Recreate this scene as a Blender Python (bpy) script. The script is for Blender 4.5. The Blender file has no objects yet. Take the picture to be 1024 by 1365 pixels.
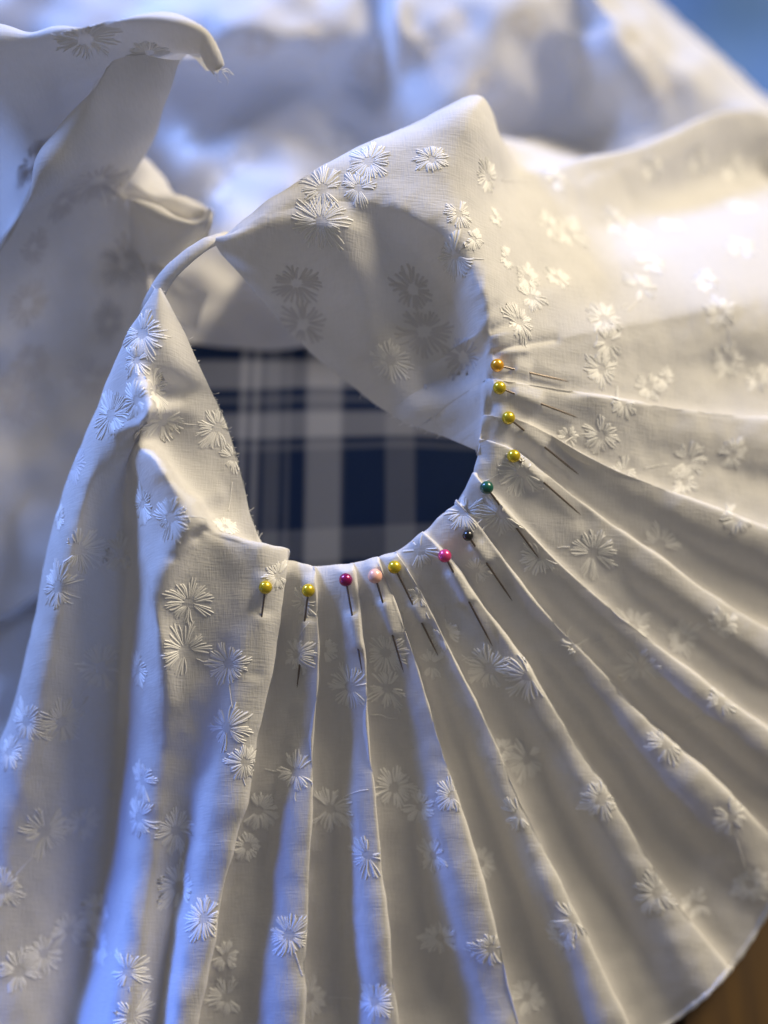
import bpy, math, random
import numpy as np
from mathutils import Vector, Matrix
from mathutils.bvhtree import BVHTree

# ------------------------------------------------------------------ camera, world, lamps, exposure
random.seed(7); rng = np.random.default_rng(7)
scene = bpy.context.scene
col = scene.collection
R = math.radians
PITCH = R(68.0); DIST = 0.42; LENS = 42.0; SENS = 24.0
TARGET = np.array([0.0, 0.0, 0.103])
FWD = np.array([0.0, math.cos(PITCH), -math.sin(PITCH)])
RIGHT = np.array([1.0, 0.0, 0.0]); UP = np.cross(RIGHT, FWD)
CAM = TARGET - FWD * DIST
cam_data = bpy.data.cameras.new('camera'); cam = bpy.data.objects.new('camera', cam_data); col.objects.link(cam)
cam.location = CAM.tolist(); cam.rotation_euler = (math.pi/2 - PITCH, 0, 0)
cam_data.sensor_fit = 'HORIZONTAL'; cam_data.sensor_width = SENS; cam_data.lens = LENS
cam_data.clip_start = 0.01; cam_data.clip_end = 20
cam_data.dof.use_dof = True; cam_data.dof.focus_distance = 0.421; cam_data.dof.aperture_fstop = 2.0
scene.camera = cam

world = bpy.data.worlds.new('World'); scene.world = world; world.use_nodes = True
bgn = world.node_tree.nodes['Background']
bgn.inputs[0].default_value = (0.83, 0.81, 0.82, 1); bgn.inputs[1].default_value = 0.16

def area(name, loc, aim, size, power, color, shape='DISK'):
    l = bpy.data.lights.new(name, 'AREA'); l.shape = shape; l.size = size; l.energy = power; l.color = color
    o = bpy.data.objects.new(name, l); col.objects.link(o); o.location = loc
    o.rotation_euler = (Vector(aim) - Vector(loc)).to_track_quat('-Z', 'Y').to_euler()
    return o
lamp = area('warm_lamp', (0.74, 0.80, 0.76), (0.04, -0.06, 0.09), 0.58, 1.95, (1.0, 0.86, 0.63))
lamp.data.spread = R(45)
win = area('window_light', (-0.70, 0.76, 0.56), (-0.17, 0.22, 0.08), 0.36, 1.6, (0.23, 0.40, 1.0))
win.data.spread = R(44)
side = area('side_window_light', (-0.46, -0.21, 0.105), (-0.095, -0.175, 0.035), 0.06, 0.115, (0.05, 0.20, 1.0))
side.data.spread = R(44)

scene.view_settings.view_transform = 'Standard'; scene.view_settings.look = 'None'
scene.view_settings.exposure = 0.14; scene.view_settings.gamma = 1.0
scene.view_settings.use_curve_mapping = False
scene.render.engine = 'CYCLES'; scene.cycles.use_denoising = True; scene.cycles.use_adaptive_sampling = True; scene.cycles.adaptive_threshold = 0.02
scene.cycles.max_bounces = 5; scene.cycles.diffuse_bounces = 3; scene.cycles.transparent_max_bounces = 4

# ------------------------------------------------------------------ helpers
TANX = SENS / 2 / LENS
def ray_dir(px, py):
    x = (px - 512.0) / 512.0 * TANX; y = -(py - 682.5) / 512.0 * TANX
    return FWD + RIGHT * x + UP * y
def at(px, py, z):
    """the point z millimetres above the table on the sight line through the photograph's pixel"""
    d = ray_dir(px, py)
    return CAM + d * ((z / 1000.0 - CAM[2]) / d[2])
def project(P):
    q = P - CAM; d = q @ FWD
    return 512 + (q @ RIGHT) / d / TANX * 512, 682.5 - (q @ UP) / d / TANX * 512

def hermite(knots, P, seg_n=None, ts=None):
    """cubic through P (n,3) at knots (n); sampled at ts"""
    n = len(P); k = knots
    dl = (P[1:] - P[:-1]) / np.maximum(k[1:] - k[:-1], 1e-9)[:, None]
    m = np.empty_like(P)
    h = k[1:] - k[:-1]
    m[0] = dl[0]; m[-1] = dl[-1]
    if n > 2:
        w0 = h[1:][:, None]; w1 = h[:-1][:, None]
        m[1:-1] = (w0 * dl[:-1] + w1 * dl[1:]) / (w0 + w1)
    i = np.clip(np.searchsorted(k, ts, side='right') - 1, 0, n - 2)
    hh = h[i][:, None]; s = ((ts - k[i]) / h[i])[:, None]
    s2 = s * s; s3 = s2 * s
    return (2*s3-3*s2+1)*P[i] + (s3-2*s2+s)*hh*m[i] + (-2*s3+3*s2)*P[i+1] + (s3-s2)*hh*m[i+1]

def chord(P, a=0.5):
    d = np.linalg.norm(P[1:] - P[:-1], axis=1)
    return np.concatenate([[0], np.cumsum(np.maximum(d, 1e-6) ** a)])

def line_sample(pts, ic, ni, no):
    """pts: pixel/height control points edge..crest..hem (world), crest index ic"""
    P = np.array(pts); k = chord(P, 0.6)
    tin = np.linspace(k[0], k[ic], ni + 1)[:-1] if ic > 0 else np.zeros(0)
    f = np.linspace(0, 1, no) ** 1.25
    tout = k[ic] + f * (k[-1] - k[ic])
    return hermite(k, P, ts=np.concatenate([tin, tout]))

def loft(lines, segs):
    """lines (nl, nv, 3) -> grid (nu, nv, 3), cubic across the lines with centripetal knots for each row"""
    L = np.array(lines); nl, nv, _ = L.shape
    rows = []
    for v in range(nv):
        P = L[:, v]; k = chord(P, 0.5)
        ts = np.concatenate([np.linspace(k[i], k[i+1], segs[i] + 1)[:-1] for i in range(nl - 1)] + [[k[-1]]])
        rows.append(hermite(k, P, ts=ts))
    return np.stack(rows, 1)

def smooth_grid(G, it_u=1, it_v=1):
    for _ in range(it_u):
        G[1:-1] = 0.25*G[:-2] + 0.5*G[1:-1] + 0.25*G[2:]
    for _ in range(it_v):
        G[:, 1:-1] = 0.25*G[:, :-2] + 0.5*G[:, 1:-1] + 0.25*G[:, 2:]
    return G

def grid_normals(G):
    du = np.gradient(G, axis=0); dv = np.gradient(G, axis=1)
    n = np.cross(du, dv); n /= np.maximum(np.linalg.norm(n, axis=2, keepdims=True), 1e-12)
    return n

class Waves:
    """smooth random relief: a sum of sines of several lengths"""
    def __init__(s, lam0, lam1, n=28, seed=1):
        r = np.random.default_rng(seed)
        lam = np.exp(r.uniform(math.log(lam0), math.log(lam1), n))
        d = r.normal(size=(n, 3)); d /= np.linalg.norm(d, axis=1, keepdims=True)
        s.k = d * (2*math.pi/lam)[:, None]; s.ph = r.uniform(0, 6.28, n); s.a = lam/lam.max(); s.a /= math.sqrt((s.a**2).sum()/2)
    def __call__(s, P):
        sh = P.shape[:-1]
        return (np.sin(P.reshape(-1, 3) @ s.k.T + s.ph) @ s.a).reshape(sh)

def grid_faces(nu, nv):
    i = np.arange(nu*nv).reshape(nu, nv)
    return np.stack([i[:-1,:-1], i[1:,:-1], i[1:,1:], i[:-1,1:]], -1).reshape(-1, 4)

def mesh_obj(name, verts, faces, mat, parent=None, smooth=True):
    me = bpy.data.meshes.new(name)
    me.from_pydata([tuple(v) for v in verts], [], [tuple(f) for f in faces])
    if smooth: me.polygons.foreach_set('use_smooth', [True]*len(me.polygons))
    me.materials.append(mat); me.update()
    o = bpy.data.objects.new(name, me); col.objects.link(o)
    if parent: o.parent = parent
    return o

def tag(o, label=None, cat=None, group=None, kind=None):
    for k, v in (('label', label), ('category', cat), ('group', group), ('kind', kind)):
        if v: o[k] = v
    return o
def empty(name, loc=(0,0,0)):
    o = bpy.data.objects.new(name, None); col.objects.link(o); o.location = loc; o.empty_display_size = 0.01
    return o

def tube(path, radii, seg=8, cap=True):
    P = np.array(path, float); n = len(P)
    r = np.broadcast_to(np.array(radii, float), (n,))
    T = np.gradient(P, axis=0); T /= np.linalg.norm(T, axis=1, keepdims=True)
    ref = np.array([0, 0, 1.0]) if abs(T[0][2]) < 0.9 else np.array([1.0, 0, 0])
    vs = []; 
    for i in range(n):
        a = np.cross(T[i], ref); a /= np.linalg.norm(a); b = np.cross(a, T[i]); 
        for j in range(seg):
            t = 2*math.pi*j/seg
            vs.append(P[i] + r[i]*(math.cos(t)*a + math.sin(t)*b))
    fs = [(i*seg+j, i*seg+(j+1)%seg, (i+1)*seg+(j+1)%seg, (i+1)*seg+j) for i in range(n-1) for j in range(seg)]
    if cap: fs += [tuple(range(seg-1, -1, -1)), tuple(range((n-1)*seg, n*seg))]
    return vs, fs

# ------------------------------------------------------------------ materials
def new_mat(name):
    m = bpy.data.materials.new(name); m.use_nodes = True
    nt = m.node_tree; p = nt.nodes['Principled BSDF']
    return m, nt, p
def link(nt, a, b): nt.links.new(a, b)

def cloth_material(name, base, transl=0.27, weave=1.0, tone=0.05):
    m, nt, p = new_mat(name); N = nt.nodes
    tc = N.new('ShaderNodeTexCoord')
    mp = N.new('ShaderNodeMapping'); mp.inputs['Scale'].default_value = (1, 7, 1); mp.inputs['Rotation'].default_value = (0, 0, 0.12)
    link(nt, tc.outputs['Object'], mp.inputs['Vector'])
    n1 = N.new('ShaderNodeTexNoise'); n1.inputs['Scale'].default_value = 260; n1.inputs['Detail'].default_value = 1
    link(nt, mp.outputs[0], n1.inputs['Vector'])
    mp2 = N.new('ShaderNodeMapping'); mp2.inputs['Scale'].default_value = (7, 1, 1); mp2.inputs['Rotation'].default_value = (0, 0, 0.12)
    link(nt, tc.outputs['Object'], mp2.inputs['Vector'])
    n2 = N.new('ShaderNodeTexNoise'); n2.inputs['Scale'].default_value = 260; n2.inputs['Detail'].default_value = 1
    link(nt, mp2.outputs[0], n2.inputs['Vector'])
    ad = N.new('ShaderNodeMath'); ad.operation = 'ADD'
    link(nt, n1.outputs[0], ad.inputs[0]); link(nt, n2.outputs[0], ad.inputs[1])
    n3 = N.new('ShaderNodeTexNoise'); n3.inputs['Scale'].default_value = 160; n3.inputs['Detail'].default_value = 2
    link(nt, tc.outputs['Object'], n3.inputs['Vector'])
    b2 = N.new('ShaderNodeBump'); b2.inputs['Distance'].default_value = 0.0006; b2.inputs['Strength'].default_value = 0.05*weave
    link(nt, n3.outputs[0], b2.inputs['Height'])
    b1 = N.new('ShaderNodeBump'); b1.inputs['Distance'].default_value = 0.00022; b1.inputs['Strength'].default_value = 0.45*weave
    link(nt, ad.outputs[0], b1.inputs['Height']); link(nt, b2.outputs[0], b1.inputs['Normal'])
    cr = N.new('ShaderNodeMapRange'); cr.inputs[1].default_value = 0.6; cr.inputs[2].default_value = 1.4
    cr.inputs[3].default_value = 1 - tone; cr.inputs[4].default_value = 1.0
    link(nt, ad.outputs[0], cr.inputs[0])
    mx = N.new('ShaderNodeMix'); mx.data_type = 'RGBA'; mx.blend_type = 'MULTIPLY'; mx.inputs[0].default_value = 1
    mx.inputs[6].default_value = (*base, 1); link(nt, cr.outputs[0], mx.inputs[7])
    link(nt, mx.outputs[2], p.inputs['Base Color'])
    p.inputs['Roughness'].default_value = 0.78; p.inputs['Specular IOR Level'].default_value = 0.25
    p.inputs['Sheen Weight'].default_value = 0.12; p.inputs['Sheen Roughness'].default_value = 0.5
    link(nt, b1.outputs[0], p.inputs['Normal'])
    if transl > 0:
        tr = N.new('ShaderNodeBsdfTranslucent'); link(nt, mx.outputs[2], tr.inputs[0]); link(nt, b1.outputs[0], tr.inputs['Normal'])
        ms = N.new('ShaderNodeMixShader'); ms.inputs[0].default_value = transl
        link(nt, p.outputs[0], ms.inputs[1]); link(nt, tr.outputs[0], ms.inputs[2])
        link(nt, ms.outputs[0], N['Material Output'].inputs['Surface'])
    return m

def plain(name, c, rough=0.5, metal=0.0, **kw):
    m, nt, p = new_mat(name)
    p.inputs['Base Color'].default_value = (*c, 1); p.inputs['Roughness'].default_value = rough; p.inputs['Metallic'].default_value = metal
    for k, v in kw.items(): p.inputs[k.replace('_', ' ')].default_value = v
    n = nt.nodes.new('ShaderNodeTexNoise'); n.inputs['Scale'].default_value = 1500
    b = nt.nodes.new('ShaderNodeBump'); b.inputs['Strength'].default_value = 0.08; b.inputs['Distance'].default_value = 0.0002
    tc = nt.nodes.new('ShaderNodeTexCoord'); link(nt, tc.outputs['Object'], n.inputs['Vector'])
    link(nt, n.outputs[0], b.inputs['Height']); link(nt, b.outputs[0], p.inputs['Normal'])
    return m

M_COTTON = cloth_material('white_cotton', (0.80, 0.785, 0.765))
M_THREAD = plain('embroidery_thread', (0.92, 0.91, 0.89), 0.5, Sheen_Weight=0.2)
_nt = M_THREAD.node_tree; _tr = _nt.nodes.new('ShaderNodeBsdfTranslucent'); _tr.inputs[0].default_value = (0.92, 0.91, 0.89, 1)
_ms = _nt.nodes.new('ShaderNodeMixShader'); _ms.inputs[0].default_value = 0.10
link(_nt, _nt.nodes['Principled BSDF'].outputs[0], _ms.inputs[1]); link(_nt, _tr.outputs[0], _ms.inputs[2])
link(_nt, _ms.outputs[0], _nt.nodes['Material Output'].inputs['Surface'])
M_THREAD_BACK_SHADE = plain('embroidery_wrong_side_painted_shade', (0.66, 0.64, 0.64), 0.8)  # white thread greyed: shade from light it blocks through the cloth, painted in
M_DOT_BACK = plain('embroidery_eyelet_wrong_side', (0.80, 0.785, 0.765), 0.8)
M_STEEL = plain('pin_steel', (0.20, 0.165, 0.14), 0.32, 0.9)

# ------------------------------------------------------------------ the pleated panel
LINES = []; SEGS = []
NI, NO = 46, 170
def zc(py): return 95 + 0.085*(760 - py)          # height of the neck edge: the ring tilts up towards the back

def add_line(inner, outer, seg):
    """inner: pixel+height points raw edge -> just before the crest; outer: crest -> hem"""
    pts = [at(*p) for p in inner] + [at(*p) for p in outer]
    LINES.append(line_sample(pts, len(inner), NI, NO)); SEGS.append(seg)

def hidden_inner(c, o, z):
    """short facing turned down behind the neck edge at crest c; o is the next outer pixel"""
    dx, dy = o[0]-c[0], o[1]-c[1]; l = math.hypot(dx, dy) or 1
    dx /= l; dy /= l
    return [(c[0]+dx*20, c[1]+dy*20, z-22), (c[0]+dx*9, c[1]+dy*9, z-10), (c[0]-dx*1.0, c[1]-dy*1.0, z-3.2)]

# left flap and the soft folds under it ------------------------------------------------
add_line([(214,384,131),(212,384,132)], [(208,386,131),(206,430,105),(180,600,50),(140,800,10),(100,1100,5),(60,1500,4)], 8)
add_line([(238,428,124),(212,430,129)], [(178,440,126),(150,492,114),(113,582,100),(78,668,89),(45,815,72),(2,980,52),(-45,1150,36),(-110,1420,12)], 12)
add_line([(262,478,117),(228,485,123)], [(182,492,124),(155,545,114),(118,645,103),(90,740,94),(68,850,80),(35,1000,62),(0,1150,44),(-55,1420,16)], 12)
add_line([(282,522,111),(248,518,113),(224,518,115)], [(196,520,125),(172,560,117),(135,645,101),(118,740,91),(105,850,76),(80,1000,58),(55,1150,40),(8,1420,14)], 12)
add_line([(290,538,109),(256,540,111),(226,545,113)], [(200,549,127),(180,590,112),(150,650,98),(140,740,86),(133,850,71),(115,1000,52),(95,1150,34),(45,1420,12)], 10)
add_line([(297,553,107),(262,558,109),(218,564,108)], [(193,566,114),(172,605,101),(162,665,89),(160,745,80),(158,850,66),(148,1000,46),(130,1150,29),(82,1420,8)], 8)
add_line([(303,569,105),(262,574,107),(212,582,106)], [(184,590,111),(170,630,96),(170,690,87),(172,760,80),(170,860,67),(160,1000,47),(143,1150,30),(92,1420,9)], 10)
add_line([(313,600,102),(275,605,103),(228,610,105)], [(206,612,118),(190,660,104),(188,720,96),(192,780,88),(190,870,76),(181,1000,57),(166,1150,41),(122,1420,18)], 12)
add_line([(320,628,100),(290,636,100),(256,650,102)], [(236,655,116),(212,705,105),(199,760,99),(203,810,93),(205,880,82),(199,1000,65),(184,1150,48),(145,1420,24)], 12)
add_line([(327,655,97),(308,668,96),(282,684,98)], [(263,692,112),(228,745,106),(209,795,99),(214,850,92),(219,910,82),(215,1010,66),(202,1150,49),(166,1420,24)], 10)
add_line([(333,684,95),(318,700,96),(300,707,100)], [(279,708,105),(252,760,101),(242,820,93),(245,880,84),(243,950,74),(236,1030,62),(222,1160,45),(186,1420,20)], 12)
add_line([(341,706,92),(334,720,92)], [(314,719,104),(300,770,98),(292,830,91),(286,890,82),(278,960,72),(262,1050,58),(240,1170,42),(203,1420,18)], 12)
add_line([(349,724,90),(352,732,93)], [(348,727,102),(342,780,97),(332,840,91),(320,900,84),(306,970,76),(287,1060,64),(264,1180,49),(228,1420,26)], 12)

# knife pleats: fold-edge lines, crest to hem, in photograph pixels, and how fast each falls (mm per pixel)
EDGES = [
 ([(386,734),(379,790),(368,870),(353,955),(333,1045),(300,1185),(262,1365),(250,1425)], 0.112),
 ([(421,757),(424,800),(426,870),(423,940),(418,1030),(414,1185),(408,1365),(406,1440)], 0.117),
 ([(472,752),(481,815),(487,880),(493,960),(503,1080),(515,1200),(535,1365),(545,1450)], 0.118),
 ([(505,745),(522,790),(541,838),(556,885),(579,960),(611,1060),(648,1185),(690,1330),(708,1425)], 0.118),
 ([(530,736),(556,778),(580,825),(606,880),(648,960),(694,1060),(745,1165),(802,1285),(850,1390)], 0.121),
 ([(567,712),(602,745),(640,800),(685,865),(730,930),(785,1010),(838,1095),(900,1192),(972,1290)], 0.123),
 ([(612,667),(652,718),(700,785),(755,845),(810,900),(870,965),(930,1020),(995,1080),(1058,1138)], 0.120),
 ([(634,632),(678,678),(725,730),(785,785),(850,838),(915,890),(980,940),(1050,990),(1110,1035)], 0.113),
 ([(641,584),(690,601),(738,638),(790,680),(850,722),(915,768),(980,810),(1060,856),(1130,890)], 0.109),
 ([(648,553),(700,562),(750,588),(810,620),(870,645),(940,672),(1020,702),(1090,728),(1170,755)], 0.094),
 ([(656,505),(705,512),(760,522),(820,531),(890,541),(960,549),(1030,556),(1110,562),(1190,570)], 0.094),
 ([(653,463),(700,457),(760,445),(830,431),(900,416),(965,404),(1030,394),(1110,384),(1190,372)], 0.090),
]
NVC = 13
def resample(pl, n):
    P = np.array(pl, float); k = chord(P, 1.0)
    return hermite(k, P, ts=np.linspace(0, k[-1], n) if n > 1 else k)
def frac(n): return (np.linspace(0, 1, n) ** 1.35)
EP = []
for pl, drop in EDGES:
    P = np.array(pl, float); k = chord(P, 1.0)
    EP.append((hermite(k, P, ts=frac(NVC) * k[-1]), frac(NVC) * k[-1], drop))
def amp(d, a0=2.1, a1=12.5):      # depth of the pleats in mm, d pixels from the neck edge
    return (a0 + (a1 - a0) * (1 - np.exp(-(d/400.0)**1.4))) * (1 - 0.45*np.clip((d/d.max()-0.7)/0.3, 0, 1)**1.5)
AMPK = [1.0, 0.95, 1.0, 1.05, 1.0, 0.95, 0.9, 0.8, 0.74, 0.7, 0.72, 0.75]
# across one pleat, from fold edge i (f = 0) to fold edge i+1 (f = 1): fraction, height in amplitudes, cross-wise fold-under
PROF = [(-0.16, -0.30), (0.02, -0.56), (0.22, -0.53), (0.42, -0.42), (0.58, 0.04), (0.72, 0.38), (0.87, 0.50)]
def edge_line(i):
    P, d, drop = EP[i]; a = amp(d) * AMPK[i]
    sm = np.clip((d-90)/330.0, 0, 1)
    z = zc(P[0][1]) - drop*d + (0.55 - 0.13*sm)*a
    z[0] -= 2.4
    return P, z
RAWEDGE = {8: (634,600,100), 9: (600,585,97), 10: (560,567,95), 11: (520,547,94)}
def inner_for(i, c, o, z, f=0.0, base=None):
    if i < 7 or (i == 7 and f < 0.5): return hidden_inner(c, o, z)
    a = RAWEDGE.get(i, None); b = RAWEDGE.get(i+1, None)
    if a is None:                      # the flap's raw edge runs in behind the green pin
        a = (640, 628, 100)
    if b is None: b = a
    ff = 0.0 if base is None else max(0.03, 0.06+0.94*f)
    if base is not None: c, z = base[:2], base[2]
    e = tuple(a[q]*(1-ff) + b[q]*ff for q in range(3))
    m1 = tuple(e[q]*0.45 + (c[0], c[1], z)[q]*0.55 for q in range(3))
    m2 = tuple(e[q]*0.12 + (c[0], c[1], z)[q]*0.88 for q in range(3))
    return [e, (m1[0], m1[1], m1[2]-1.5), (m2[0], m2[1], m2[2]-1.2)]
EIDX = []; PIDX = []
for i in range(len(EDGES)):
    EIDX.append(len(LINES))
    P, z = edge_line(i)
    c = P[0]; o = P[1]
    add_line(inner_for(i, c, o, z[0]), [(P[k][0], P[k][1], z[k]) for k in range(NVC)], 5)
    if i == len(EDGES)-1: break
    Q, zq = edge_line(i+1)
    dP, dQ = EP[i][1], EP[i+1][1]
    bz = lambda f: (zc(P[0][1]) - EP[i][2]*dP)*(1-f) + (zc(Q[0][1]) - EP[i+1][2]*dQ)*f
    w = np.linalg.norm(Q - P, axis=1)
    for j, (f, hgt) in enumerate(PROF):
        a = (amp(dP)*AMPK[i]*(1-max(f,0)) + amp(dQ)*AMPK[i+1]*max(f,0))
        ff = np.full(NVC, f)
        if j == 0:                    # the turned-under layer, held to a few millimetres
            ff = -np.minimum(0.16, 13.0/np.maximum(w, 1))
            if i == 0: pass
        if j == 1: ff = np.full(NVC, 0.02)
        XY = P*(1-ff)[:, None] + Q*ff[:, None]
        sm = np.clip((dP-90)/330.0, 0, 1); sm = sm*sm*(3-2*sm)
        ramp = -0.8 + 1.3*f if j else -0.55
        zz = bz(max(f, 0)) + (ramp*(1-sm) + hgt*sm)*a
        zz[0] -= 2.4
        XY += (XY - XY[0])*(0.012*4*max(f, 0)*(1-max(f, 0))*frac(NVC)**3)[:, None]
        if i == 0:                    # the first pleat stands proud of its neighbour at the neck edge
            XY[0] = (378, 748) if j == 0 else (388 + 33*f, 751 + 6*f)
            if j <= 1: XY[1] = XY[1]*0.5 + XY[0]*0.5 + np.array([0, 8])
            zz[0] -= 1.5*(1-f)
        PIDX.append((len(LINES), i, 0.04 if j == 0 else 0.08 + 0.92*f))
        c = XY[0]; o = XY[1]
        seg = [5, 8, 8, 7, 7, 6, 5][j]
        add_line(inner_for(i, c, o, zz[0], f, tuple(P[0]*(1-max(f, 0.02)) + Q[0]*max(f, 0.02)) + (float(bz(max(f, 0))[0]),)), [(XY[k][0], XY[k][1], zz[k]) for k in range(NVC)], seg)

bl = np.clip((np.arange(NI) - (NI-9))/9.0, 0, 1)[:, None]; bl = bl*bl*(3-2*bl)
for q, i, ff in PIDX:                 # behind the pins the flap hangs smooth: only its last few millimetres follow the pleats
    if i >= 7:
        flat = LINES[EIDX[i]][:NI]*(1-ff) + LINES[EIDX[i+1]][:NI]*ff
        if i >= 8 or ff > 0.5: LINES[q][:NI] = flat*(1-bl) + LINES[q][:NI]*bl

# the part that turns over at the back: outer cloth to the right and top, wrong side towards the viewer
add_line([(503,537,94),(575,490,108),(632,450,120)], [(652,440,122),(720,405,117),(800,378,105),(880,348,94),(960,318,84),(1040,296,76),(1190,310,60)], 12)
add_line([(487,526,94),(560,470,109),(625,425,122)], [(650,420,125),(700,375,117),(770,330,102),(850,288,84),(940,245,68),(1040,225,56),(1190,260,44)], 12)
add_line([(470,514,94),(545,445,111),(620,405,124)], [(646,395,128),(680,335,121),(725,270,106),(800,232,94),(890,205,84),(985,165,72),(1060,185,62),(1190,230,45)], 12)
add_line([(452,501,94),(530,420,112),(610,380,126)], [(636,366,130),(662,300,125),(695,245,109),(760,216,98),(860,192,88),(975,142,76),(1050,150,64),(1190,190,44)], 10)
add_line([(435,485,95),(512,400,114),(595,355,128)], [(622,343,132),(648,280,128),(676,232,116),(706,226,98),(760,235,72),(860,215,58),(990,190,40),(1100,220,25)], 10)
add_line([(415,465,97),(490,375,119),(570,325,131)], [(600,318,134),(625,245,136),(652,178,136),(664,185,118),(680,215,90),(760,215,60),(900,180,30)], 12)
add_line([(392,442,100),(468,360,124),(535,302,134)], [(562,292,137),(600,215,141),(634,133,143),(640,140,122),(648,175,95),(680,190,60),(760,170,30)], 12)
add_line([(368,415,106),(440,345,127),(490,285,136)], [(515,275,139),(535,225,142),(548,172,143),(556,178,122),(570,205,95),(600,220,60),(640,210,30)], 14)
add_line([(342,386,115),(390,330,130),(430,283,138)], [(445,266,140),(455,232,142),(463,203,142),(474,212,122),(488,240,95),(510,255,60),(540,245,30)], 14)
add_line([(315,354,126),(345,322,134),(368,295,139)], [(378,279,140),(386,260,141),(393,244,140),(402,254,122),(415,275,95),(440,290,60),(470,285,30)], 12)
add_line([(298,334,132),(310,322,136),(320,310,138)], [(328,302,138),(334,292,138),(338,285,136),(346,295,120),(358,310,95),(380,325,60),(410,325,30)], 8)
add_line([(287,321,135),(288,320,135.4),(289,319,135.6)], [(291,319,135.6),(294,317,135),(298,316,133),(306,322,118),(318,335,95),(340,345,60),(370,345,30)], 4)

G = loft(LINES, SEGS)
G = smooth_grid(G, 2, 2)
ub = int(np.sum(SEGS[:-12]))
G[ub:] = smooth_grid(G[ub-1:].copy(), 0, 40)[1:]*np.linspace(0, 1, 30).repeat(1)[np.clip(np.arange(len(G)-ub), 0, 29)][:, None, None] + G[ub:]*(1-np.linspace(0, 1, 30)[np.clip(np.arange(len(G)-ub), 0, 29)][:, None, None])
NU, NV = G.shape[:2]
nrm = grid_normals(G)
if nrm[NU//2, NV-40, 2] < 0: nrm = -nrm; FLIP = True
else: FLIP = False
w1 = Waves(0.025, 0.09, 30, 3); w2 = Waves(0.004, 0.014, 40, 5); w3 = Waves(0.010, 0.024, 36, 15)
fv = np.clip((np.arange(NV)-NI)/60.0, 0, 1)[None, :]
G = G + nrm * (w3(G)*0.00013 + w1(G) * (0.00015 + 0.0004*fv) + w2(G) * (0.00005 + 0.00003*fv + 0.00020*np.exp(-((np.arange(NV)-NI-1)/9.0)**2)[None, :]))[..., None]

# single folds and creases: pixel polyline, height mm, half-width px, side of the neck edge it lies on, range of lines
LSTART = np.concatenate([[0], np.cumsum(SEGS[:-1])])
def crease(pl, h, wpx, inner, l0=0, l1=10**6):
    global G
    nn = grid_normals(G)*(-1 if FLIP else 1)
    if inner: nn = np.where(((CAM - G)*nn).sum(-1, keepdims=True) < 0, -nn, nn)
    u, v = project(G); P = np.array(pl, float); best = np.full(u.shape, 1e9)
    for a, b in zip(P[:-1], P[1:]):
        ab = b-a; L2 = ab @ ab; t = np.clip(((u-a[0])*ab[0] + (v-a[1])*ab[1])/L2, 0, 1)
        best = np.minimum(best, (u-a[0]-t*ab[0])**2 + (v-a[1]-t*ab[1])**2)
    w = np.exp(-best/wpx**2)
    idx = np.arange(NV)[None, :]
    w = w*(np.clip((NI-idx)/14.0, 0, 1) if inner else np.clip((idx-NI+2)/6.0, 0, 1))
    ui = np.arange(NU)[:, None]
    w = w*((ui >= LSTART[min(l0, len(LSTART)-1)]) & (ui <= LSTART[min(l1, len(LSTART)-1)]))
    G = G + nn*(w*h/1000)[..., None]
NB = len(LINES) - 12                                   # first line of the turned-over back part
crease([(450,300),(478,380),(508,470),(540,550)], 4.5, 42, True, NB-20)
crease([(555,325),(585,390),(600,470)], -5.0, 48, True, NB-20)
crease([(640,520),(560,540)], 2.5, 26, True, NB-20)
crease([(300,345),(360,400),(420,460)], 2.0, 30, True, NB)
for pl, h, w in [([(650,474),(690,460),(740,452)], -1.0, 5), ([(652,450),(690,440)], 0.9, 6), ([(655,442),(690,428)], -0.8, 5), ([(660,470),(700,468)], 0.6, 5)]:
    crease(pl, h, w, False, NB-8)
for pl, h, w in [([(262,716),(280,702),(302,704)], -0.7, 6), ([(228,742),(262,716)], -0.7, 7), ([(238,735),(270,712)], 0.6, 7), ([(300,712),(330,740),(345,800)], -0.7, 14), ([(120,640),(150,620)], 0.6, 14), ([(160,575),(200,560)], 1.2, 8), ([(165,592),(196,574)], -1.2, 6)]:
    crease(pl, h, w, False, 0, 14)
crease([(205,520),(240,528)], -2.0, 16, True, 0, 6)
crease([(240,680),(290,660)], 1.0, 12, True, 0, 13)

# drawn-in puckers where the pins take up the cloth, and the pins themselves
PINS = [  # head pixel, shaft end pixel (under), exit pixel, tip pixel, colour key, description
 ((354,783),(350,820),None,(341,880),'yellow','yellow pearl-headed pin leftmost in the row, beside the open left pleat'),
 ((411,787),(406,826),(400,886),(396,917),'yellow','yellow pearl-headed pin directly left of the magenta pin'),
 ((461,773),(468,819),(476,867),(483,896),'magenta','dark magenta pearl-headed pin between a yellow and a peach pin'),
 ((500,768),(511,801),(524,848),(538,896),'peach','pale peach-headed pin next to the magenta pin'),
 ((526,756),(550,804),(563,832),(584,874),'yellow','yellow pearl-headed pin directly right of the peach pin'),
 ((593,741),(602,762),(625,804),(657,862),'pink','bright pink pearl-headed pin below the black pin'),
 ((624,714),(632,727),(648,752),(683,801),'black','small black-headed pin between the pink and green pins'),
 ((649,650),(665,671),(689,705),(719,745),'green','dark green glossy-headed pin stuck in the neckline'),
 ((685,608),(694,616),(727,643),(775,687),'yellow','yellow pearl-headed pin next above the green pin, over an embroidered flower'),
 ((678,557),(697,573),(727,597),(772,633),'yellow','yellow pearl-headed pin second above the green pin'),
 ((666,517),(684,524),(722,540),(771,557),'yellow','olive yellow pearl-headed pin just below the golden topmost pin'),
 ((663,487),(684,492),(707,498),(760,509),'gold','golden orange pearl-headed pin topmost in the row'),
]
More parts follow.
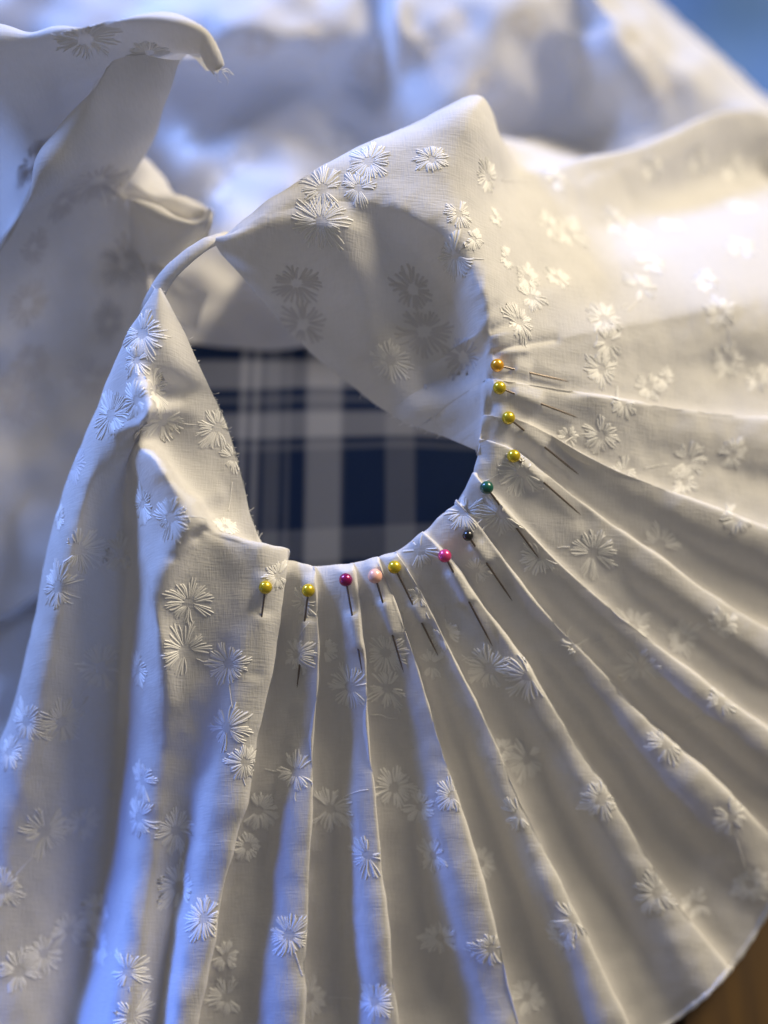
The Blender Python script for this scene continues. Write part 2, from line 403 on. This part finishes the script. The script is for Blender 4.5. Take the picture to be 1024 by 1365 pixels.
def bvh_of(G):
    return BVHTree.FromPolygons([Vector(v) for v in G.reshape(-1, 3)], grid_faces(*G.shape[:2]).tolist())
def cast(bvh, px, py):
    d = Vector(ray_dir(px, py)).normalized()
    h = bvh.ray_cast(Vector(CAM), d)
    if h[0] is None: return None, None
    n = h[1] if h[1].dot(d) < 0 else -h[1]
    return np.array(h[0]), np.array(n)
bv = bvh_of(G)
PIN_GEO = []
for hd, en, ex, tp, ck, lab in PINS:
    rad = 0.00172 if ck == 'black' else (0.0023 if ck == 'peach' else 0.00212)
    H, nh = cast(bv, *hd); T, nt_ = cast(bv, *tp); E_, _ = cast(bv, *en)
    mid = cast(bv, (hd[0]+tp[0])/2, (hd[1]+tp[1])/2)[1]
    n = nh + nt_ + mid; n /= np.linalg.norm(n)
    vdir = -(H - CAM)/np.linalg.norm(H - CAM)
    def lift(pt, px, h):                     # move along the sight line until h above the cloth
        return pt + vdir*h/max(0.35, float(n @ vdir))
    Hc = lift(H, hd, rad*0.95); Tc = lift(T, tp, 0.0006 if ex else -0.0012)
    ax = Tc - Hc; Lp = np.linalg.norm(ax); ax /= Lp
    n = n - ax*(n @ ax); n /= np.linalg.norm(n)
    def tpar(px):                            # parameter along the pin nearest to a pixel
        ts = np.linspace(0, Lp, 400); X = Hc + ts[:, None]*ax
        u, v = project(X); return ts[np.argmin((u-px[0])**2 + (v-px[1])**2)]
    t0 = tpar(en); t1 = tpar(ex) if ex else Lp + 0.004
    side = np.cross(n, ax)
    Q = G - Hc; t = Q @ ax; h = Q @ n; s = Q @ side
    sg = lambda x: 1/(1+np.exp(-np.clip(x, -40, 40)))
    inside = sg((t-t0)/0.00045)*sg((t1-t)/0.00045)
    target = -0.0009 + inside*(0.0009+0.0007)
    wgt = np.exp(-(s/0.0033)**2) * sg((t+0.0035)/0.0007) * sg((Lp+0.004-t)/0.0012) * np.exp(-(np.maximum(np.abs(h)-0.003, 0)/0.0012)**2)
    wgt *= np.clip((np.arange(NV)[None, :] - NI + 3)/4.0, 0, 1)
    wgt *= np.clip(((grid_normals(G)*(-1 if FLIP else 1)) @ n - 0.2)/0.4, 0, 1)
    G = G + n*((target-h)*wgt)[..., None]
    PIN_GEO.append((Hc, Tc, ax, Lp, n, rad, ck, lab))

# ------------------------------------------------------------------ the rest of the same cloth: back panel, side drape
def net_grid(rows, nu, nv, noise=0.0006, seed=3, lam=(0.02, 0.08), edge=False):
    """rows of pixel+height control points -> smooth sheet"""
    W = [np.array([at(*p) for p in r]) for r in rows]
    L = []
    for P in W:
        k = chord(P, 0.5); L.append(hermite(k, P, ts=np.concatenate([np.linspace(k[i], k[i+1], nv+1)[:-1] for i in range(len(k)-1)] + [[k[-1]]])))
    g = loft(L, [nu]*(len(rows)-1)); g = smooth_grid(g, 2, 2)
    n = grid_normals(g); fade = np.clip((g.shape[1]-1-np.arange(g.shape[1]))/22.0, 0.15, 1)[None, :] if edge else 1.0
    g = g + n*(Waves(*lam, 24, seed)(g)*noise*fade)[..., None]
    return g

# back panel: columns left -> right, rows top -> bottom (pixel y), right border runs along the hem at the top right
XS = [-90, 60, 180, 300, 410, 505, 530, 620, 700, 760, 830, 900]
def hemx(y): return 872 + (y+2)*1.10
ROWY = [-110, -40, 40, 110, 170, 230, 300, 380, 462]
ZB = [
 [40, 45, 44, 54, 52, 48, 60, 58, 60, 58, 60, 62],
 [40, 50, 46, 58, 54, 48, 62, 60, 64, 60, 63, 66],
 [40, 46, 52, 64, 60, 50, 62, 58, 66, 58, 64, 64],
 [38, 42, 48, 48, 44, 42, 54, 62, 56, 42, 56, 58],
 [38, 40, 50, 46, 48, 46, 50, 56, 44, 40, 52, 54],
 [38, 40, 48, 56, 54, 48, 46, 46, 42, 48, 52, 52],
 [40, 40, 46, 52, 50, 48, 46, 44, 44, 46, 48, 50],
 [42, 42, 44, 48, 46, 44, 44, 42, 42, 42, 42, 44],
 [38, 38, 38, 39, 39, 39, 39, 38, 38, 38, 38, 38]]
rows = []
LIFT = {-110: 30, -40: 30, 40: 28, 110: 18, 170: 8, 380: 9, 462: 14}
for y, zr in zip(ROWY, ZB):
    zr = [z + LIFT.get(y, 0)*(1.0 if x < 700 else (0.7 if x < 850 else 0.5)) if y < 300 else z + LIFT.get(y, 0) for x, z in zip(XS, zr)]
    r = [(x, y + 0.02*(x-300), z) for x, z in zip(XS, zr)]
    hx = hemx(y)
    r = [p for p in r if p[0] < hx - 60] + [(p[0] if p[0] < hx-60 else hx-60, p[1], p[2]) for p in r if p[0] >= hx-60][:1] if hx < 960 else r
    while len(r) < 12: r.append((r[-1][0]+8, r[-1][1], r[-1][2]))
    r = r[:12] + [(max(hx-18, r[11][0]+14), y, 62), (max(hx, r[11][0]+26), y, 56)]
    rows.append(r)
GB = net_grid(rows, 12, 9, 0.0021, 11, (0.013, 0.05), True)

# side drape at the upper left: the near fold
drape_rows = [
 [(150,110,60),(138,92,140),(141,85,158),(172,82,158),(206,82,157),(241,86,154)],
 [(125,160,60),(112,138,135),(118,132,150),(150,136,143),(182,140,138),(210,148,132)],
 [(105,215,55),(85,186,128),(92,180,144),(130,188,134),(164,190,127),(192,192,122)],
 [(70,280,50),(46,250,118),(52,244,135),(100,248,121),(140,250,112),(166,262,108)],
 [(30,370,40),(0,330,100),(6,322,118),(62,326,103),(125,322,94),(188,326,92)],
 [(-20,450,30),(-44,405,86),(-38,398,102),(40,405,88),(115,395,83),(199,372,88)],
 [(-60,560,20),(-72,505,72),(-66,498,84),(28,510,72),(105,500,70),(196,450,74)],
 [(-70,700,15),(-75,655,54),(-68,648,64),(18,650,55),(85,640,54),(165,590,55)],
 [(-70,840,8),(-74,820,28),(-66,812,34),(-5,806,37),(40,790,42),(120,740,46)],
 [(-70,862,6),(-74,840,25),(-66,838,30),(-2,830,33),(37,812,36),(120,765,38)],
 [(-70,858,4),(-74,838,14),(-66,834,18),(-2,826,16),(37,808,14),(120,765,12)],
 [(-70,880,3),(-74,862,20),(-66,858,26),(-2,846,26),(40,826,24),(120,785,18)],
 [(-70,1000,3),(-74,990,10),(-66,985,14),(0,960,16),(50,930,14),(130,890,10)],
 [(-70,1200,2),(-74,1180,4),(-66,1170,5),(0,1150,6),(60,1130,6),(150,1100,4)],
]
GD = net_grid(drape_rows, 14, 14, 0.0017, 21, (0.013, 0.06))
# side drape: the far fold with the frayed corner
top_rows = [
 [(-80,100,90),(-80,66,140),(-80,52,160),(-80,120,150),(-80,260,130),(-80,420,100)],
 [(0,100,90),(0,62,145),(0,49,163),(0,120,148),(0,240,120),(0,360,90)],
 [(50,95,90),(50,58,148),(50,46,166),(52,100,152),(52,180,126),(50,260,90)],
 [(100,90,95),(100,48,152),(101,37,170),(104,75,158),(106,120,135),(108,160,100)],
 [(150,80,100),(150,38,155),(151,27,173),(153,52,165),(156,82,150),(158,110,120)],
 [(205,75,105),(204,35,157),(205,25,174),(208,48,166),(212,74,152),(216,100,125)],
 [(245,75,115),(244,42,158),(246,32,173),(250,50,166),(252,68,156),(252,84,140)],
 [(268,80,125),(268,54,160),(271,44,170),(273,56,166),(274,66,160),(274,78,150)],
 [(282,86,140),(281,74,160),(283,68,165),(283,76,163),(283,82,160),(283,88,155)],
 [(292,96,150),(291,92,158),(292,90,160),(292,92,159),(292,94,158),(292,97,155)],
]
GT = net_grid(top_rows, 14, 14, 0.0011, 31, (0.012, 0.05))
# small curled roll of cloth that the binding runs out of
roll_rows = [
 [(150,262,70),(156,258,104),(166,262,112),(172,290,100),(175,330,92),(178,372,80)],
 [(190,275,70),(192,274,104),(200,278,114),(198,310,104),(196,340,96),(194,372,84)],
 [(225,292,70),(226,290,106),(232,292,116),(228,318,108),(222,340,102),(214,362,92)],
 [(255,298,75),(256,296,108),(262,297,118),(256,318,114),(248,334,108),(236,352,98)],
 [(274,290,80),(275,289,110),(279,290,120),(275,306,118),(270,322,113),(262,338,106)],
 [(282,282,84),(282,281,112),(284,282,120),(282,296,119),(279,310,115),(274,326,108)],
]
GR = net_grid(roll_rows, 12, 10, 0.0006, 41, (0.008, 0.03))
fold_rows = [
 [(150,262,100),(160,230,100),(185,205,96),(205,225,92),(225,262,90)],
 [(170,270,96),(185,250,104),(205,240,100),(225,252,92),(245,275,88)],
 [(195,280,90),(212,272,104),(235,266,106),(258,272,100),(282,282,92)],
 [(215,296,80),(232,294,90),(250,294,92),(268,294,88),(284,296,80)],
]
GF = net_grid(fold_rows, 12, 12, 0.0008, 51, (0.008, 0.03))
shelf_rows = [   # turned corner of cloth seen in the gap under the binding
 [(200,345,95),(225,362,98),(250,377,96),(278,392,92)],
 [(205,380,85),(228,392,92),(250,402,90),(270,412,86)],
 [(215,420,70),(232,426,78),(248,432,78),(262,440,74)],
]
GS = net_grid(shelf_rows, 12, 12, 0.0005, 61, (0.008, 0.03))

garment = empty('pleated_cotton_garment')
tag(garment, 'white embroidered cotton garment pinned into pleats around its round neck opening', 'garment')
def sheet(name, g, mat, parent, thick=0.0003):
    o = mesh_obj(name, g.reshape(-1, 3), grid_faces(*g.shape[:2]), mat, parent)
    if parent is None:
        s = o.modifiers.new('thickness', 'SOLIDIFY'); s.thickness = thick; s.offset = -1
    return o
o_panel = sheet('pleated_panel', G, M_COTTON, garment)
o_back = sheet('back_panel', GB, M_COTTON, garment)
o_drape = sheet('side_drape', GD, M_COTTON, garment)
o_top = sheet('rolled_fold', GT, M_COTTON, garment)
o_roll = sheet('curled_roll', GR, M_COTTON, garment)
o_fold = sheet('crumpled_fold', GF, M_COTTON, garment)
o_shelf = sheet('turned_corner', GS, M_COTTON, garment)

# binding that joins the two tips across the opening
bp = [at(*p) for p in [(196,420,100),(208,394,122),(221,372,126),(238,353,129),(258,337,131),(276,325,132),(290,318,131),(304,314,122)]]
k = chord(np.array(bp), 0.5); bpath = hermite(k, np.array(bp), ts=np.linspace(0, k[-1], 50))
bw = np.interp(np.linspace(0, 1, 50), [0, 0.25, 0.6, 0.85, 1], [0.0026, 0.0027, 0.0022, 0.0016, 0.0013])
v, f = tube(bpath, bw, 16); v = np.array(v).reshape(50, 16, 3)
cen = bpath[:, None]; notch = np.ones(16); notch[[3, 4, 5]] = [0.9, 0.68, 0.92]; v = cen + (v-cen)*np.array([1, 1, 0.62])*notch[None, :, None]*1.12; v = v + (Waves(0.003, 0.012, 20, 8)(v)*0.00012)[..., None]
mesh_obj('neckline_binding', v.reshape(-1, 3), f, M_COTTON, garment)

# narrow rolled hem of the pleated panel and of the back panel
def hem(path, r, name):
    P = np.array(path); n = len(P)
    rr = r*(1 + 0.18*np.sin(np.arange(n)*1.9) + 0.12*np.sin(np.arange(n)*0.77))
    v, f = tube(P, rr, 7); return mesh_obj(name, v, f, M_COTTON, garment)
hem(G[::2, -1], 0.0010, 'rolled_hem')
hem(GB[:, -1], 0.0014, 'rolled_hem')

# ------------------------------------------------------------------ embroidery
SHEETS = [(o_panel, bvh_of(G)), (o_back, bvh_of(GB)), (o_drape, bvh_of(GD)), (o_top, bvh_of(GT)), (o_roll, bvh_of(GR))]
def cast_all(px, py):
    best = None
    for o, b in SHEETS:
        p, n = cast(b, px, py)
        if p is not None:
            d = np.linalg.norm(p - CAM)
            if best is None or d < best[0]: best = (d, p, n, o, b)
    return best
def on_surface(b, p, n, off):
    h = b.ray_cast(Vector(p + n*0.0045), Vector(-n), 0.011)
    if h[0] is None: 
        h = b.find_nearest(Vector(p), 0.006)
        if h[0] is None: return None
    nn = np.array(h[1]); nn = nn if nn @ n > 0 else -nn
    if nn @ n < 0.34: return None
    return np.array(h[0]) + nn*(off + 0.00003)
def strokes(b, c, n, segs, width, height):
    """segs: list of 2-D polylines in the tangent plane -> raised threads laid on the cloth"""
    a = np.cross(n, [0.0, 0, 1.0]) if abs(n[2]) < 0.95 else np.cross(n, [1.0, 0, 0])
    a /= np.linalg.norm(a); bb = np.cross(n, a)
    V = []; F = []
    for pl, w in segs:
        m = len(pl); base = len(V); tmp = []
        for i, (x, y) in enumerate(pl):
            j0, j1 = max(i-1, 0), min(i+1, m-1)
            tx, ty = pl[j1][0]-pl[j0][0], pl[j1][1]-pl[j0][1]; l = math.hypot(tx, ty) or 1e-9
            sx, sy = -ty/l, tx/l
            ww = width*w*(0.55 if i == 0 else (0.85 if i == m-1 else 1.0))
            hh = height*(0.35 if i == 0 else (0.55 if i == m-1 else 1.0))
            for q, (ox, hz) in enumerate(((-1, -0.0001), (-0.62, hh*0.8), (0.0, hh), (0.62, hh*0.8), (1, -0.0001))):
                p = c + a*(x + sx*ww*ox) + bb*(y + sy*ww*ox)
                s_ = on_surface(b, p, n, hz)
                if s_ is None: tmp = None; break
                if len(tmp) >= 5 and np.linalg.norm(s_ - tmp[-5]) > 0.0034: tmp = None; break
                tmp.append(s_)
            if tmp is None: break
        if tmp is None: continue
        V += tmp
        for i in range(m-1):
            for q in range(4):
                F.append((base+i*5+q, base+i*5+q+1, base+(i+1)*5+q+1, base+(i+1)*5+q))
    return V, F
def flower_segs(Rm, wrong=False):
    segs = []; npet = random.choice([9, 10, 11, 11, 12]) if not wrong else random.choice([6, 7, 8])
    a0 = random.uniform(0, 6.28); per = 4
    asp = random.uniform(0.8, 1.0); ar = random.uniform(0, 3.14)
    gone = set(random.sample(range(npet), random.choice([0, 0, 0, 1, 1, 2]))) if not wrong else set()
    for i in range(npet):
        if i in gone: continue
        ang = a0 + 2*math.pi*(i + random.uniform(-0.12, 0.12))/npet
        Rp = Rm*random.uniform(0.7, 1.06); sp = 2*math.pi/npet*(0.74 if not wrong else 0.86)
        for q in range(per):
            fr = (q/(per-1) - 0.5)
            th0 = ang + fr*sp*0.75; th1 = ang + fr*sp*random.uniform(0.75, 1.0)
            r1 = Rp*(1 - 0.55*fr*fr)*random.uniform(0.88, 1.03); r0 = Rm*random.uniform(0.17, 0.27)
            bend = random.uniform(-0.10, 0.10)
            pl = []
            for s in (0, 0.3, 0.6, 0.85, 1.0):
                r = r0 + (r1-r0)*s; th = th0 + (th1-th0)*s + bend*math.sin(math.pi*s)
                x, y = r*math.cos(th), r*math.sin(th)
                ca, sa = math.cos(ar), math.sin(ar)
                xx, yy = (x*ca + y*sa), (-x*sa + y*ca)*asp
                pl.append((xx*ca - yy*sa, xx*sa + yy*ca))
            segs.append((pl, random.uniform(0.7, 1.25) if not wrong else 1.5))
    return segs
PXM = 0.000235
def flower(px, py, r=30, wrong=False):
    hit = cast_all(px, py)
    if hit is None: return
    d, p, n, o, b = hit
    Rm = r*PXM*(d/DIST)*1.24
    V, F = strokes(b, p, n, flower_segs(Rm, wrong), 0.00033, 0.00024 if not wrong else 0.00010)
    if not V: return
    f = mesh_obj('embroidered_flower', V, F, M_THREAD_BACK_SHADE if wrong else M_THREAD, o)
    if wrong:
        dot = [([(math.cos(t)*Rm*0.08, math.sin(t)*Rm*0.12-0.0), (math.cos(t)*Rm*0.02, math.sin(t)*Rm*0.02)], 1.6) for t in np.linspace(0, 6.28, 5)]
RIGHT_SIDE = [(190,445,33),(182,480,24),(206,520,30),(148,553,36),(182,534,28),(217,562,30),(290,570,30),(312,610,20),(300,702,18),
 (227,690,34),(190,672,26),(105,733,36),(160,737,30),(77,782,30),(79,690,18),
 (135,890,32),(82,962,28),(35,962,28),(12,1002,22),(60,1108,32),(110,1098,25),(5,1185,25),(25,1295,28),(58,1272,25),(92,1240,25),
 (252,803,30),(246,867,36),(305,885,28),(302,970,32),(327,1016,25),(184,893,28),(190,1040,26),(185,1090,32),(234,1107,27),(238,1182,29),(272,1224,28),(133,1215,24),(131,1260,26),(170,1295,28),(176,1355,28),
 (370,768,20),(395,1030,30),(405,802,22),(395,872,25),(386,1247,30),(412,1330,25),(345,1080,25),(330,1128,22),(300,1275,20),(302,1330,25),
 (467,916,32),(432,866,20),(440,1078,30),(490,1140,28),(500,1335,25),(515,870,28),(517,918,30),(525,1050,28),(560,1075,24),(602,1060,22),(587,1250,26),(655,1265,26),(578,1140,22),
 (560,795,15),(590,850,17),(575,885,22),(652,891,33),(706,901,32),(703,1012,28),(668,1000,17),(692,1085,26),(765,1225,27),(750,1250,20),(702,1330,22),(640,1150,22),
 (668,686,34),(697,630,34),(617,682,26),(560,733,26),(583,690,18),(635,760,20),(770,862,28),(720,742,25),(832,630,20),(880,726,28),(790,737,34),(845,835,28),(852,887,28),(910,852,25),(965,832,22),(962,935,25),
 (890,992,28),(802,1066,28),(975,1090,26),(876,1190,30),(1000,1180,25),(925,1205,20),(982,690,22),(916,614,26),(976,606,22),(912,642,20),(865,515,22),(886,505,15),(801,580,26),(757,582,14),(832,536,20),(802,492,25),
 (805,425,26),(811,456,26),(854,383,27),(758,310,29),(731,300,22),(820,296,22),(851,316,25),(893,300,20),(866,350,20),(942,375,20),(960,415,24),(986,330,24),(989,275,22),(703,370,22),(742,370,18),(708,396,22),(692,430,26),(676,345,16),(970,482,25),(1010,505,22),(740,240,18),(870,225,20),(930,215,20),(975,225,20),
 (428,295,34),(430,252,30),(478,250,25),(492,215,28),(576,212,22),(606,340,30),(650,236,25),(612,285,20),(632,318,16),(660,290,13),(520,480,30),
 (113,52,38),(200,70,25),
 (320,210,26),(450,190,26),(250,190,26),(290,250,26)]
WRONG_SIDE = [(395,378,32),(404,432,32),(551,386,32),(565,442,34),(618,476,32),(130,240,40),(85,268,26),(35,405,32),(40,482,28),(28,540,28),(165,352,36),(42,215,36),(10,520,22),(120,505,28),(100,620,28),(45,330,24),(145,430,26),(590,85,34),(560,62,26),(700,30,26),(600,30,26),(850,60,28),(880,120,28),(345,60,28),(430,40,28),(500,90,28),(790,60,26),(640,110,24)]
for q in RIGHT_SIDE: flower(*q)
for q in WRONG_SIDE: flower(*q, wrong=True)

# running threads between the flowers, and stray ends
STITCH = [[(238,563),(256,566),(278,565)],[(118,928),(108,942),(96,957)],[(240,1132),(242,1145),(245,1158)],[(206,1096),(214,1106),(225,1105)],
 [(262,878),(276,884),(292,892)],[(305,908),(307,925),(310,945)],[(45,1140),(34,1152),(20,1168)],[(398,850),(405,838),(412,830)],
 [(494,953),(507,953),(518,957),(530,957)],[(850,400),(842,408),(834,416)],[(632,648),(650,640),(664,632)],[(752,590),(765,582),(780,578)],
 [(50,965),(60,966),(70,960)],[(394,1056),(393,1062),(394,1068)],[(60,992),(70,985),(78,975)],[(616,880),(626,876),(640,878)],[(195,418),(197,432),(198,446)]]
pts_ = [q[:2] for q in RIGHT_SIDE if q[1] > 215]
for i_ in range(len(pts_)):                       # a fine stem runs from each motif to a near neighbour
    nb = sorted((math.hypot(pts_[i_][0]-w[0], pts_[i_][1]-w[1]), w) for w in pts_[:i_])
    if nb and 52 < nb[0][0] < 96 and random.random() < 0.6:
        (x0, y0), (x1, y1) = pts_[i_], nb[0][1]; ox, oy = random.uniform(-11, 11), random.uniform(-11, 11)
        fr = 27/nb[0][0]
        STITCH.append([(x0 + (x1-x0)*t + ox*math.sin(math.pi*t), y0 + (y1-y0)*t + oy*math.sin(math.pi*t)) for t in np.linspace(fr, 1-fr, 7)])
for pl in STITCH:
    ps = [cast_all(*p) for p in pl]
    if any(p is None for p in ps): continue
    P = np.array([p[1] + p[2]*0.00007 for p in ps])
    dd = np.linalg.norm(P[1:]-P[:-1], axis=1)
    if dd.max() > 2.2*np.median(dd) + 1e-4: continue
    kk = chord(P, 0.5)
    v, f = tube(hermite(kk, P, ts=np.linspace(0, kk[-1], 16)), 0.00013, 6)
    mesh_obj('running_thread', v, f, M_THREAD, ps[0][3])
def fray(px, py, z, n, spread, length, parent):
    for i in range(n):
        p0 = at(px + random.uniform(-6, 6), py + random.uniform(-5, 5), z)
        d = np.array([random.uniform(-0.3, 1), random.uniform(-1, 0.4), random.uniform(-0.8, 0.2)])*length
        b_ = np.array([random.uniform(-1, 1), random.uniform(-1, 1), random.uniform(-1, 1)])*length*0.25
        P = [p0, p0 + d*0.5 + b_, p0 + d]
        kk = chord(np.array(P), 0.5); v, f = tube(hermite(kk, np.array(P), ts=np.linspace(0, kk[-1], 8)), 0.00010, 5)
        mesh_obj('frayed_thread', v, f, M_THREAD, parent)
fray(292, 92, 159, 7, 1, 0.0050, o_top)
fray(204, 384, 130, 3, 1, 0.0030, o_panel)
fray(200, 352, 100, 3, 1, 0.0030, o_roll)

def frayed_edge(idx, n, parent):
    V = []; F = []
    for _ in range(n):
        i = random.choice(idx); p0 = G[i, 0]; e = G[i, 0] - G[i, 2]; e = e/max(np.linalg.norm(e), 1e-9)
        d = e + np.array([random.uniform(-0.9, 0.9) for _ in range(3)]); L = random.choice([0.0003, 0.0004, 0.0005, 0.0009])
        P = np.array([p0 - e*0.0002, p0 + d*L*0.5, p0 + (d + np.array([random.uniform(-0.6, 0.6) for _ in range(3)]))*L])
        v, f = tube(P, 0.00006, 4); b0 = len(V); V += v; F += [tuple(q+b0 for q in g) for g in f]
    mesh_obj('frayed_edge', V, F, M_THREAD, parent)
frayed_edge(list(range(0, int(LSTART[13]))), 80, o_panel)
frayed_edge(list(range(int(LSTART[NB-14]), NU-2)), 90, o_panel)

# ------------------------------------------------------------------ pins
PEARL = {'yellow': (0.62, 0.47, 0.015), 'gold': (0.78, 0.38, 0.02), 'magenta': (0.28, 0.006, 0.10), 'peach': (0.85, 0.46, 0.36), 'pink': (0.72, 0.06, 0.22), 'black': (0.006, 0.006, 0.008), 'green': (0.002, 0.085, 0.055)}
PM = {}
for kname, c in PEARL.items():
    pearl = kname not in ('black', 'green', 'peach')
    PM[kname] = plain('pin_head_'+kname, c, 0.26 if pearl else 0.3, 0.45 if pearl else 0.0, Coat_Weight=0.6, Coat_Roughness=0.12)
for Hc, Tc, ax, Lp, n, rad, ck, lab in PIN_GEO:
    e = empty('dressmaking_pin', Hc.tolist()); tag(e, lab, 'pin', 'pins holding the pleats')
    side = np.cross(n, ax)
    # head: a bead drilled for the shaft, slightly flattened where the shaft leaves it
    V = []; F = []; ns, nr = 28, 20
    for i in range(nr+1):
        t = math.pi*(0.045 + 0.91*i/nr); rr = math.sin(t)*rad; xx = -math.cos(t)*rad
        for j in range(ns):
            p = 2*math.pi*j/ns; V.append(ax*xx + (side*math.cos(p) + n*math.sin(p))*rr)
    F = [(i*ns+j, i*ns+(j+1)%ns, (i+1)*ns+(j+1)%ns, (i+1)*ns+j) for i in range(nr) for j in range(ns)]
    F += [tuple(range(ns-1, -1, -1)), tuple(range(nr*ns, (nr+1)*ns))]
    mesh_obj('pin_head', V, F, PM[ck], e)
    ts = [0.0, rad, Lp*0.3, Lp*0.6, Lp-0.005, Lp-0.0015, Lp]
    v, f = tube([ax*t for t in ts], [0.00033]*4 + [0.00031, 0.00019, 0.00003], 10)
    mesh_obj('shaft', v, f, M_STEEL, e)

# ------------------------------------------------------------------ what lies underneath
def stripes(nt, coord, stops, base):
    r = nt.nodes.new('ShaderNodeValToRGB'); r.color_ramp.interpolation = 'LINEAR'
    el = r.color_ramp.elements
    el[0].position = 0; el[0].color = (*base, 1); el[1].position = 1; el[1].color = (*base, 1)
    for p, c in stops:
        e = el.new(p); e.color = (*c, 1)
    link(nt, coord, r.inputs[0]); return r
m, nt, p = new_mat('plaid_flannel'); N = nt.nodes
tc = N.new('ShaderNodeTexCoord'); nz = N.new('ShaderNodeTexNoise'); nz.inputs['Scale'].default_value = 60
link(nt, tc.outputs['Object'], nz.inputs['Vector'])
sx = N.new('ShaderNodeSeparateXYZ'); link(nt, tc.outputs['Object'], sx.inputs[0])
Z0 = 45.0
def xr(px): return (at(px, 600, Z0)[0] + 0.15)/0.3
def yr(py): return (at(450, py, Z0)[1] + 0.15)/0.3
mr = []
for ax_ in (0, 1):
    q = N.new('ShaderNodeMapRange'); q.inputs[1].default_value = -0.15; q.inputs[2].default_value = 0.15
    link(nt, sx.outputs[ax_], q.inputs[0]); mr.append(q)
NAVY = (0.014, 0.040, 0.115); DARK = (0.004, 0.006, 0.016); PALE = (0.86, 0.84, 0.79); GREY = (0.36, 0.37, 0.39)
def bands(lst, base, conv):
    st = []
    for a, b_, c in lst:
        u, w = sorted((conv(a), conv(b_))); e = 0.0018
        st += [(u-e, base), (u, c), (w, c), (w+e, base)]
    return st
xs = bands([(318,327,PALE),(335,344,PALE),(353,372,GREY),(381,384,GREY),(410,455,PALE),(516,552,GREY)], NAVY, xr)
ys = bands([(486,520,PALE),(534,538,GREY),(554,584,PALE),(596,600,GREY),(705,745,GREY)], NAVY, yr)
rx = stripes(nt, mr[0].outputs[0], xs, NAVY); ry = stripes(nt, mr[1].outputs[0], ys, NAVY)
mx = N.new('ShaderNodeMix'); mx.data_type = 'RGBA'; mx.inputs[0].default_value = 0.5
link(nt, rx.outputs[0], mx.inputs[6]); link(nt, ry.outputs[0], mx.inputs[7])
link(nt, mx.outputs[2], p.inputs['Base Color']); p.inputs['Roughness'].default_value = 0.95; p.inputs['Sheen Weight'].default_value = 0.1
bp_ = N.new('ShaderNodeBump'); bp_.inputs['Strength'].default_value = 0.3; bp_.inputs['Distance'].default_value = 0.001
nz.inputs['Scale'].default_value = 700; link(nt, nz.outputs[0], bp_.inputs['Height']); link(nt, bp_.outputs[0], p.inputs['Normal'])
def lay(name, x0, x1, y0, y1, z, n, amp_, seed, mat, lam=(0.03, 0.12)):
    X, Y = np.meshgrid(np.linspace(x0, x1, n), np.linspace(y0, y1, n), indexing='ij')
    g = np.stack([X, Y, np.full_like(X, z)], -1)
    g[..., 2] += Waves(*lam, 20, seed)(g)*amp_
    return g
gp = lay('plaid_cloth', -0.105, 0.095, -0.050, 0.100, Z0/1000, 60, 0.0016, 4, m)
o = sheet('plaid_cloth', gp, m, None, 0.0008); tag(o, 'dark navy and grey plaid flannel cloth seen through the round neck opening', 'cloth')

mb = cloth_material('blue_cotton', (0.10, 0.22, 0.46), 0.0, 1.0, 0.15)
gb = lay('blue_cloth', -0.30, 0.60, 0.156, 0.62, 0.012, 60, 0.003, 9, mb)
o = sheet('blue_cloth', gb, mb, None, 0.001); tag(o, 'plain blue cloth spread behind the white garment, top right corner', 'cloth')

def wood(name, c0, c1):
    m, nt, p = new_mat(name); N = nt.nodes
    tc = N.new('ShaderNodeTexCoord'); mp = N.new('ShaderNodeMapping'); mp.inputs['Scale'].default_value = (40, 3, 40)
    link(nt, tc.outputs['Object'], mp.inputs[0])
    n = N.new('ShaderNodeTexNoise'); n.inputs['Scale'].default_value = 4; n.inputs['Detail'].default_value = 6; link(nt, mp.outputs[0], n.inputs['Vector'])
    r = N.new('ShaderNodeValToRGB'); r.color_ramp.elements[0].color = (*c0, 1); r.color_ramp.elements[1].color = (*c1, 1)
    r.color_ramp.elements[0].position = 0.3; r.color_ramp.elements[1].position = 0.7
    link(nt, n.outputs[0], r.inputs[0]); link(nt, r.outputs[0], p.inputs['Base Color']); p.inputs['Roughness'].default_value = 0.45
    return m
W1 = wood('golden_brown_wood', (0.045, 0.021, 0.003), (0.085, 0.042, 0.005)); W2 = wood('dark_red_wood', (0.05, 0.008, 0.004), (0.09, 0.016, 0.008)); W3 = wood('brown_wood', (0.11, 0.055, 0.025), (0.18, 0.095, 0.05))
def box(name, x0, x1, y0, y1, z0, z1, mat, parent=None, bev=0.0012):
    import bmesh
    bm = bmesh.new(); bmesh.ops.create_cube(bm, size=1)
    for v in bm.verts: v.co = ((x0+x1)/2 + v.co.x*(x1-x0), (y0+y1)/2 + v.co.y*(y1-y0), (z0+z1)/2 + v.co.z*(z1-z0))
    bmesh.ops.bevel(bm, geom=bm.edges[:], offset=bev, segments=2, affect='EDGES')
    me = bpy.data.meshes.new(name); bm.to_mesh(me); bm.free(); me.materials.append(mat)
    o = bpy.data.objects.new(name, me); col.objects.link(o); o.parent = parent; return o
table = box('table', -0.75, 0.75, -0.45, 0.75, -0.045, -0.0205, W3); tag(table, kind='structure')
xa = at(862, 1340, 0)[0]; xb = at(905, 1340, 0)[0]
edges = [-0.75, -0.5, -0.25, -0.1, xa-0.001, xb, 0.35, 0.55, 0.75]
mats = [W3, W1, W3, W3, W2, W1, W3, W1]
for i in range(8):
    box('plank', edges[i]+0.0006, edges[i+1]-0.0006, -0.45, 0.75, -0.02, 0.0, mats[i], table)
